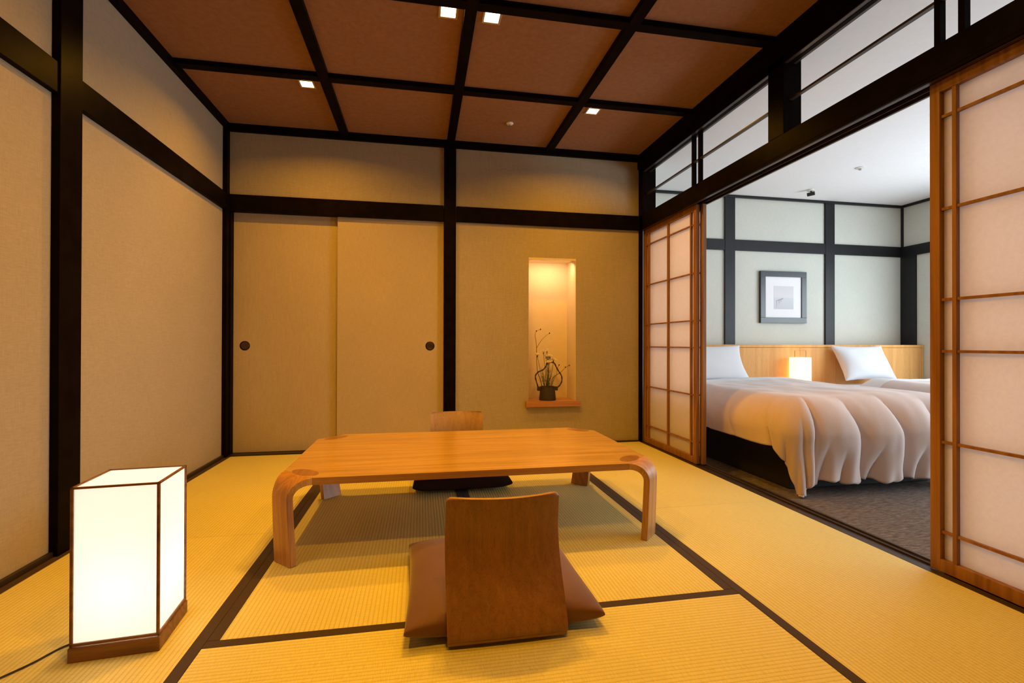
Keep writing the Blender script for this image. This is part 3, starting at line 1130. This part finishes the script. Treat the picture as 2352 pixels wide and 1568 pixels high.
s_.box(a - i_ - k - 0.001, a - i_ - k, -b_ + i_ + k, b_ - i_ - k, Bh + 0.004, Hl - 0.003)
s_.box(-a + i_ + k, a - i_ - k, -b_ + i_ + k, b_ - i_ - k, Hl - 0.004, Hl - 0.003)
lbuild(s_, 'lamp_shade', M_lampp, lt)


def bulb(loc, r, power, color, parent):
    d = bpy.data.lights.new('bulb', 'POINT')
    d.energy = power
    d.color = color
    d.shadow_soft_size = r
    o = bpy.data.objects.new('bulb', d)
    COL.objects.link(o)
    o.location = loc
    o.parent = parent
    return o


bulb((0, 0, 0.19), 0.035, 2.6, (1.0, 0.74, 0.46), lt)
cp = smooth_path([(-0.975, 1.80, 0.006), (-1.00, 1.765, 0.004), (-1.064, 1.72, 0.004), (-1.099, 1.648, 0.004), (-1.138, 1.59, 0.004), (-1.25, 1.43, 0.004), (-1.50, 1.22, 0.004), (-1.552, 1.1, 0.004)], 6)
mi = lt.matrix_world
cord = MB().tube(cp, 0.0028, 8)
lm = Matrix.Translation(Vector(lt.location)) @ Matrix.Rotation(math.radians(4.8), 4, 'Z')
cord.v = [tuple(lm.inverted() @ Vector(v)) for v in cord.v]
lbuild(cord, 'power_cord', M_cord, lt, smooth=True)

# ------------------------------------------------------------------ bedroom shell
BF = -0.10
sbox('floor_bedroom', M_carpet, 2.19, BX1 + 0.1, Y0, BY1 + 0.1, BF - 0.03, BF)
sbox('ceiling_bedroom', M_white, 2.19, BX1 + 0.1, Y0, BY1 + 0.1, BZ, BZ + 0.05)
sbox('wall_bedroom_back', M_bedwall, 2.06, BX1 + 0.1, BY1, BY1 + 0.1, BF, BZ)
WY0, WY1, WZ0, WZ1 = 0.0, 4.2, 0.0, 2.03
sbox('wall_bedroom_right', M_bedwall, boxes=[(BX1, BX1 + 0.12, Y0, WY0, BF, BZ), (BX1, BX1 + 0.12, WY1, BY1, BF, BZ),
                                             (BX1, BX1 + 0.12, WY0, WY1, WZ1, BZ), (BX1, BX1 + 0.12, WY0, WY1, BF, WZ0)])
sbox('wall_bedroom_left', M_bedwall, 2.075, 2.19, YB + 0.001, BY1, BF, BZ)
wn = struct(MB().box(BX1 + 0.02, BX1 + 0.06, WY0, WY1, WZ0, WZ0 + 0.04).box(BX1 + 0.02, BX1 + 0.06, WY0, WY1, WZ1 - 0.04, WZ1)
            .box(BX1 + 0.02, BX1 + 0.06, WY0, WY0 + 0.04, WZ0, WZ1).box(BX1 + 0.02, BX1 + 0.06, WY1 - 0.04, WY1, WZ0, WZ1)
            .box(BX1 + 0.02, BX1 + 0.06, 2.08, 2.12, WZ0, WZ1).build('window_3', M_lac_bed))
MB().box(BX1 + 0.037, BX1 + 0.041, WY0 + 0.04, WY1 - 0.04, WZ0 + 0.04, WZ1 - 0.04).build('pane', M_pane, wn)
# bedroom trims
trim(M_lac_bed, 3.492, 3.623, BY1 - 0.022, BY1, BF, BZ - 0.03)
trim(M_lac_bed, 4.848, 4.978, BY1 - 0.022, BY1, BF, BZ - 0.03)
trim(M_lac_bed, 2.19, BX1, BY1 - 0.018, BY1, 2.030, 2.158)
trim(M_lac_bed, 2.19, BX1, BY1 - 0.028, BY1, BZ - 0.03, BZ)
trim(M_lac_bed, BX1 - 0.028, BX1, Y0, BY1 - 0.028, BZ - 0.03, BZ)
trim(M_lac_bed, BX1 - 0.018, BX1, Y0, BY1 - 0.018, 2.030, 2.158)
trim(M_lac_bed, BX1 - 0.020, BX1, 4.965, BY1, BF, 2.030)
trim(M_lac_bed, BX1 - 0.014, BX1, BY1 - 0.03, BY1 - 0.0, 2.158, BZ - 0.03)

# ceiling spot and sprinkler in the bedroom
t = thing('ceiling_spotlight', 'small black spotlight on the white bedroom ceiling', 'spotlight', (4.33, 4.80, BZ))
MB().lathe([(0.035, BZ), (0.035, BZ - 0.012), (0.028, BZ - 0.018)], (4.33, 4.80, 0), 24).build('mount', M_wplast, t, smooth=True)
q = MB().tube([(4.335, 4.80, BZ - 0.018), (4.342, 4.79, BZ - 0.04)], 0.008, 8)
q.build('stalk', M_black, t)
MB().tube([(4.315, 4.83, BZ - 0.052), (4.362, 4.772, BZ - 0.046)], [0.020, 0.022], 20).build('spot_head', M_black, t, smooth=True, angle=50)
t = thing('bedroom_sprinkler', 'small round white sprinkler on the white bedroom ceiling', 'detector', (4.272, 4.111, BZ))
MB().lathe([(0.040, BZ), (0.040, BZ - 0.006), (0.030, BZ - 0.010)], (4.272, 4.111, 0), 24).build('base', M_wplast, t, smooth=True)
MB().lathe([(0.012, BZ - 0.010), (0.012, BZ - 0.024), (0.004, BZ - 0.026)], (4.272, 4.111, 0), 16).build('sprinkler_nozzle', M_steel, t, smooth=True)

# ------------------------------------------------------------------ headboard
hb = thing('headboard', 'long oak headboard wall unit behind both beds', 'headboard', (4.1, 5.0, BF))
xs = [2.195, 2.62, 3.445, 4.27, 4.745, 5.35, 5.95]
for i in range(len(xs) - 1):
    MB().box(xs[i] + 0.0015, xs[i + 1] - 0.0015, 4.885, 4.905, BF + 0.05, 0.893).build('panel', M_head, hb)
MB().box(2.195, 5.975, 4.878, 5.130, 0.896, 0.926).build('top_board', M_head, hb, bevel=0.002)
MB().box(5.952, 5.974, 4.885, 5.130, BF, 0.896).build('end_panel', M_head, hb)
MB().box(2.195, 5.95, 4.906, 5.10, BF, 0.893).build('core', M_bedbase, hb)

# bedside table and lamp
ns = thing('bedside_table', 'oak bedside table between the two beds', 'bedside table', (4.19, 4.68, BF))
MB().box(4.02, 4.40, 4.50, 4.880, BF, 0.42).build('cabinet', M_head, ns, bevel=0.003)
MB().box(4.01, 4.41, 4.49, 4.880, 0.4205, 0.445).build('top', M_head, ns, bevel=0.002)
MB().box(4.03, 4.39, 4.494, 4.499, 0.20, 0.40).build('drawer', M_head, ns, bevel=0.001)
bl = thing('bedside_lamp', 'small glowing white paper lamp between the beds', 'lamp', (4.19, 4.79, 0.4455))
MB().box(4.105, 4.275, 4.735, 4.845, 0.4455, 0.46).build('base', M_lampw, bl)
s_ = MB()
x0, x1, y0, y1, z0, z1 = 4.100, 4.280, 4.730, 4.850, 0.4605, 0.784
s_.box(x0, x1, y0, y0 + 0.001, z0, z1).box(x0, x1, y1 - 0.001, y1, z0, z1).box(x0, x0 + 0.001, y0, y1, z0, z1).box(x1 - 0.001, x1, y0, y1, z0, z1)
s_.build('lamp_shade', M_blampp, bl)
wr = MB().tube([(4.118, 4.79, 0.46), (4.118, 4.79, 0.860), (4.262, 4.79, 0.860), (4.262, 4.79, 0.46)], 0.0022, 6)
wr.build('wire_frame', M_black, bl)
bulb((0, 0, 0.14), 0.03, 5.0, (1.0, 0.62, 0.30), bl)

# framed picture
pf = thing('framed_picture', 'black framed pale print hanging on the bedroom wall', 'picture', (4.262, BY1, 1.18))
fx0, fx1, fz0, fz1, fw = 3.951, 4.573, 1.183, 1.800, 0.066
f = MB()
for b in ((fx0, fx1, fz0, fz0 + fw), (fx0, fx1, fz1 - fw, fz1)):
    f.box(b[0], b[1], BY1 - 0.034, BY1 - 0.002, b[2], b[3])
for b in ((fx0, fx0 + fw), (fx1 - fw, fx1)):
    f.box(b[0], b[1], BY1 - 0.034, BY1 - 0.002, fz0 + fw, fz1 - fw)
f.build('frame', M_pframe, pf, bevel=0.002)
MB().box(fx0 + fw, fx1 - fw, BY1 - 0.022, BY1 - 0.004, fz0 + fw, fz1 - fw).build('mount', M_mat, pf)
px0, px1, pz0, pz1 = 4.135, 4.400, 1.350, 1.625
pr = MB().box(px0, px1, BY1 - 0.0232, BY1 - 0.0222, pz0, pz1).build('print', M_print, pf)
mk = MB()
yy = BY1 - 0.0236
mk.add([(4.165, yy, 1.452), (4.262, yy, 1.486), (4.255, yy, 1.470), (4.165, yy, 1.444)], [(0, 1, 2, 3)])
for k_, (xx, zt_, zb_) in enumerate(((4.168, 1.45, 1.375), (4.196, 1.455, 1.405), (4.212, 1.459, 1.425), (4.228, 1.464, 1.44))):
    mk.add([(xx, yy, zt_), (xx + 0.008, yy, zt_), (xx + 0.006, yy, zb_), (xx + 0.002, yy, zb_)], [(0, 1, 2, 3)])
mk.build('ink_marks', M_pmark, pr)


# ------------------------------------------------------------------ beds
def bed(x0, x1, label, lab_d, lab_p, px, pw, dv_y, hang_l, seed, fold):
    y0, y1 = 2.93, 4.875
    t = thing('bed', label, 'bed', ((x0 + x1) / 2, (y0 + y1) / 2, BF), 'twin beds against the oak headboard')
    MB().box(x0 + 0.10, x1 - 0.10, y0 + 0.12, y1, BF, 0.20).build('bed_base', M_bedbase, t, bevel=0.01)
    MB().box(x0 + 0.02, x1 - 0.02, y0 + 0.03, y1, 0.20, 0.475).build('mattress', M_linen, t, bevel=0.05, seg=5)
    # --- duvet: cloth coordinates (a, b) laid over a rounded slab and hanging over the edges
    zt = 0.557
    r = 0.235
    ix0, ix1, iy0 = x0 + 0.15, x1 - 0.13, y0 + 0.13
    wl, wr_, wf = hang_l, (0.52 if x1 < 5 else 0.22), 0.70
    ytop = dv_y
    na, nb = 190, 150
    L = r * PI / 2
    # creases between the puffs: position along the edge, slant, height where it starts, depth
    creases = [(-1.95, 0.1, 0.25, 0.35), (-1.42, 0.35, 0.16, 0.5), (-1.05, 0.4, 0.12, 0.55), (-0.66, 0.30, 0.10, 1.0), (-0.40, -0.05, 0.30, 0.5), (-0.22, 0.15, 0.20, 0.6),
               (-0.06, 0.10, 0.05, 1.0), (0.08, -0.10, 0.36, 0.55), (0.18, 0.05, 0.42, 0.7), (0.31, 0.17, 0.05, 1.0), (0.49, -0.15, 0.38, 0.6), (0.65, 0.19, 0.03, 1.1),
               (0.83, 0.0, 0.40, 0.6), (0.97, 0.16, 0.08, 1.0), (1.22, 0.12, 0.14, 0.8), (1.6, 0.0, 0.2, 0.6)]

    def place(a, b):
        cx = min(max(a, ix0), ix1)
        cy = max(b, iy0)
        dx, dy = a - cx, b - cy
        d = math.hypot(dx, dy)
        nx, ny = (dx / d, dy / d) if d > 1e-6 else (0.0, 0.0)
        if a < ix0 and b < iy0:
            per = -math.atan2(-dx, -dy) * 0.42
        elif a > ix1 and b < iy0:
            per = (ix1 - ix0) + math.atan2(dx, -dy) * 0.42
        elif b < iy0:
            per = cx - ix0
        elif a < ix0:
            per = -PI / 2 * 0.42 - (cy - iy0)
        else:
            per = (ix1 - ix0) + PI / 2 * 0.42 + (cy - iy0)
        side = 0.45 + 0.55 * max(0.0, -ny)
        if d < L:
            h = r * math.sin(d / r)
            z = zt - r * (1 - math.cos(d / r))
            dn = Vector((nx * math.sin(d / r), ny * math.sin(d / r), math.cos(d / r)))
        else:
            e_ = d - L
            h = r - 0.06 * min(e_, 0.4)
            z = zt - r - e_
            dn = Vector((nx, ny, 0.0))
        off = 0.0
        wob = 0.03 * noise.noise(Vector((per * 2.5, d * 4, seed)))
        for (cp, cs_, cd, cdep) in creases:
            t_ = min(1.0, max(0.0, (d - cd) / 0.30))
            if t_ <= 0.0:
                continue
            t_ = t_ * t_ * (3 - 2 * t_) * cdep
            e_ = per - (cp + cs_ * (d - 0.35) + wob)
            off -= 0.100 * t_ * (math.exp(-e_ / 0.080) if e_ > 0 else math.exp(e_ / 0.026))
        # small gathers close to the hem
        tg = min(1.0, max(0.0, (d - 0.45) / 0.25))
        off += 0.010 * tg * math.sin(per * 2 * PI / 0.118 + 2.2 * math.sin(per * 5 + seed))
        off += 0.030 * min(1.0, d / L)
        off *= side
        off += 0.030 * noise.noise(Vector((a * 2.2, b * 2.2, seed + 9))) * min(1.0, d / L)
        off += 0.006 * noise.noise(Vector((per * 16, d * 5, seed + 2))) * min(1.0, d / L)
        P = Vector((cx + nx * h, cy + ny * h, z)) + dn * off
        und = 0.018 * noise.noise(Vector((a * 1.9, b * 1.6, seed + 3))) + 0.008 * noise.noise(Vector((a * 7, b * 5, seed)))
        P.z += und * (1 - min(d / L, 1) * 0.6)
        if P.z < BF + 0.012:
            over = BF + 0.012 - P.z
            P.z = BF + 0.012
            P.x += nx * over * 0.4
            P.y += ny * over * 0.4
        if P.x < 2.235 and a < ix0:
            P.x = 2.235
        return P
    A = []
    for j in range(nb + 1):
        v = j / nb
        ra = []
        for i in range(na + 1):
            u = i / na
            a = ix0 - wl + (ix1 - ix0 + wl + wr_) * u
            bot = iy0 - wf + 0.012 * math.sin(u * 46 + seed) + 0.007 * math.sin(u * 131)
            ra.append(tuple(place(a, bot + (ytop - bot) * v)))
        A.append(ra)
    o = MB().grid(A).build('duvet', M_duvet, None, smooth=True, angle=180, origin=((x0 + x1) / 2, 3.6, 0.55))
    so = o.modifiers.new('thick', 'SOLIDIFY')
    so.thickness = 0.012
    so.offset = -1
    tag(o, lab_d, 'duvet', 'taupe duvets on the beds')
    # white turned-back sheet
    A = []
    for j in range(25):
        v = j / 24
        row = []
        for i in range(81):
            u = i / 80
            a = ix0 - wl * 0.9 + (ix1 - ix0 + wl * 0.9 + wr_ * 0.8) * u
            P = place(a, ytop - 0.05 + 0.33 * v)
            P.z += 0.008 + 0.012 * math.sin(v * PI) - 0.05 * max(0, v - 0.7) / 0.3
            row.append(tuple(P))
        A.append(row)
    o = MB().grid(A).build('turned_back_sheet', M_linen, t, smooth=True, angle=180)
    so = o.modifiers.new('thick', 'SOLIDIFY')
    so.thickness = 0.006
    # pillow
    cushion('pillow', M_linen, (px, 4.730, 0.722), pw, 0.44, 0.19, lab_p, 'pillow', 'white pillows against the headboard',
            rx=math.radians(62), pinch=0.13, puff=0.42, seed=seed + 1)
    return t


bed(2.48, 3.88, 'nearer twin bed beside the open shoji doorway', 'taupe duvet spilling in folds over the foot of the nearer bed',
    'white pillow at the head of the nearer bed, partly behind the shoji', 3.02, 0.88, 4.42, 0.47, 1.3, True)
bed(4.52, 5.74, 'twin bed on the far side of the bedside lamp', 'taupe duvet on the bed beyond the bedside lamp',
    'white pillow leaning on the headboard past the bedside lamp', 4.965, 0.68, 4.10, 0.40, 4.1, False)
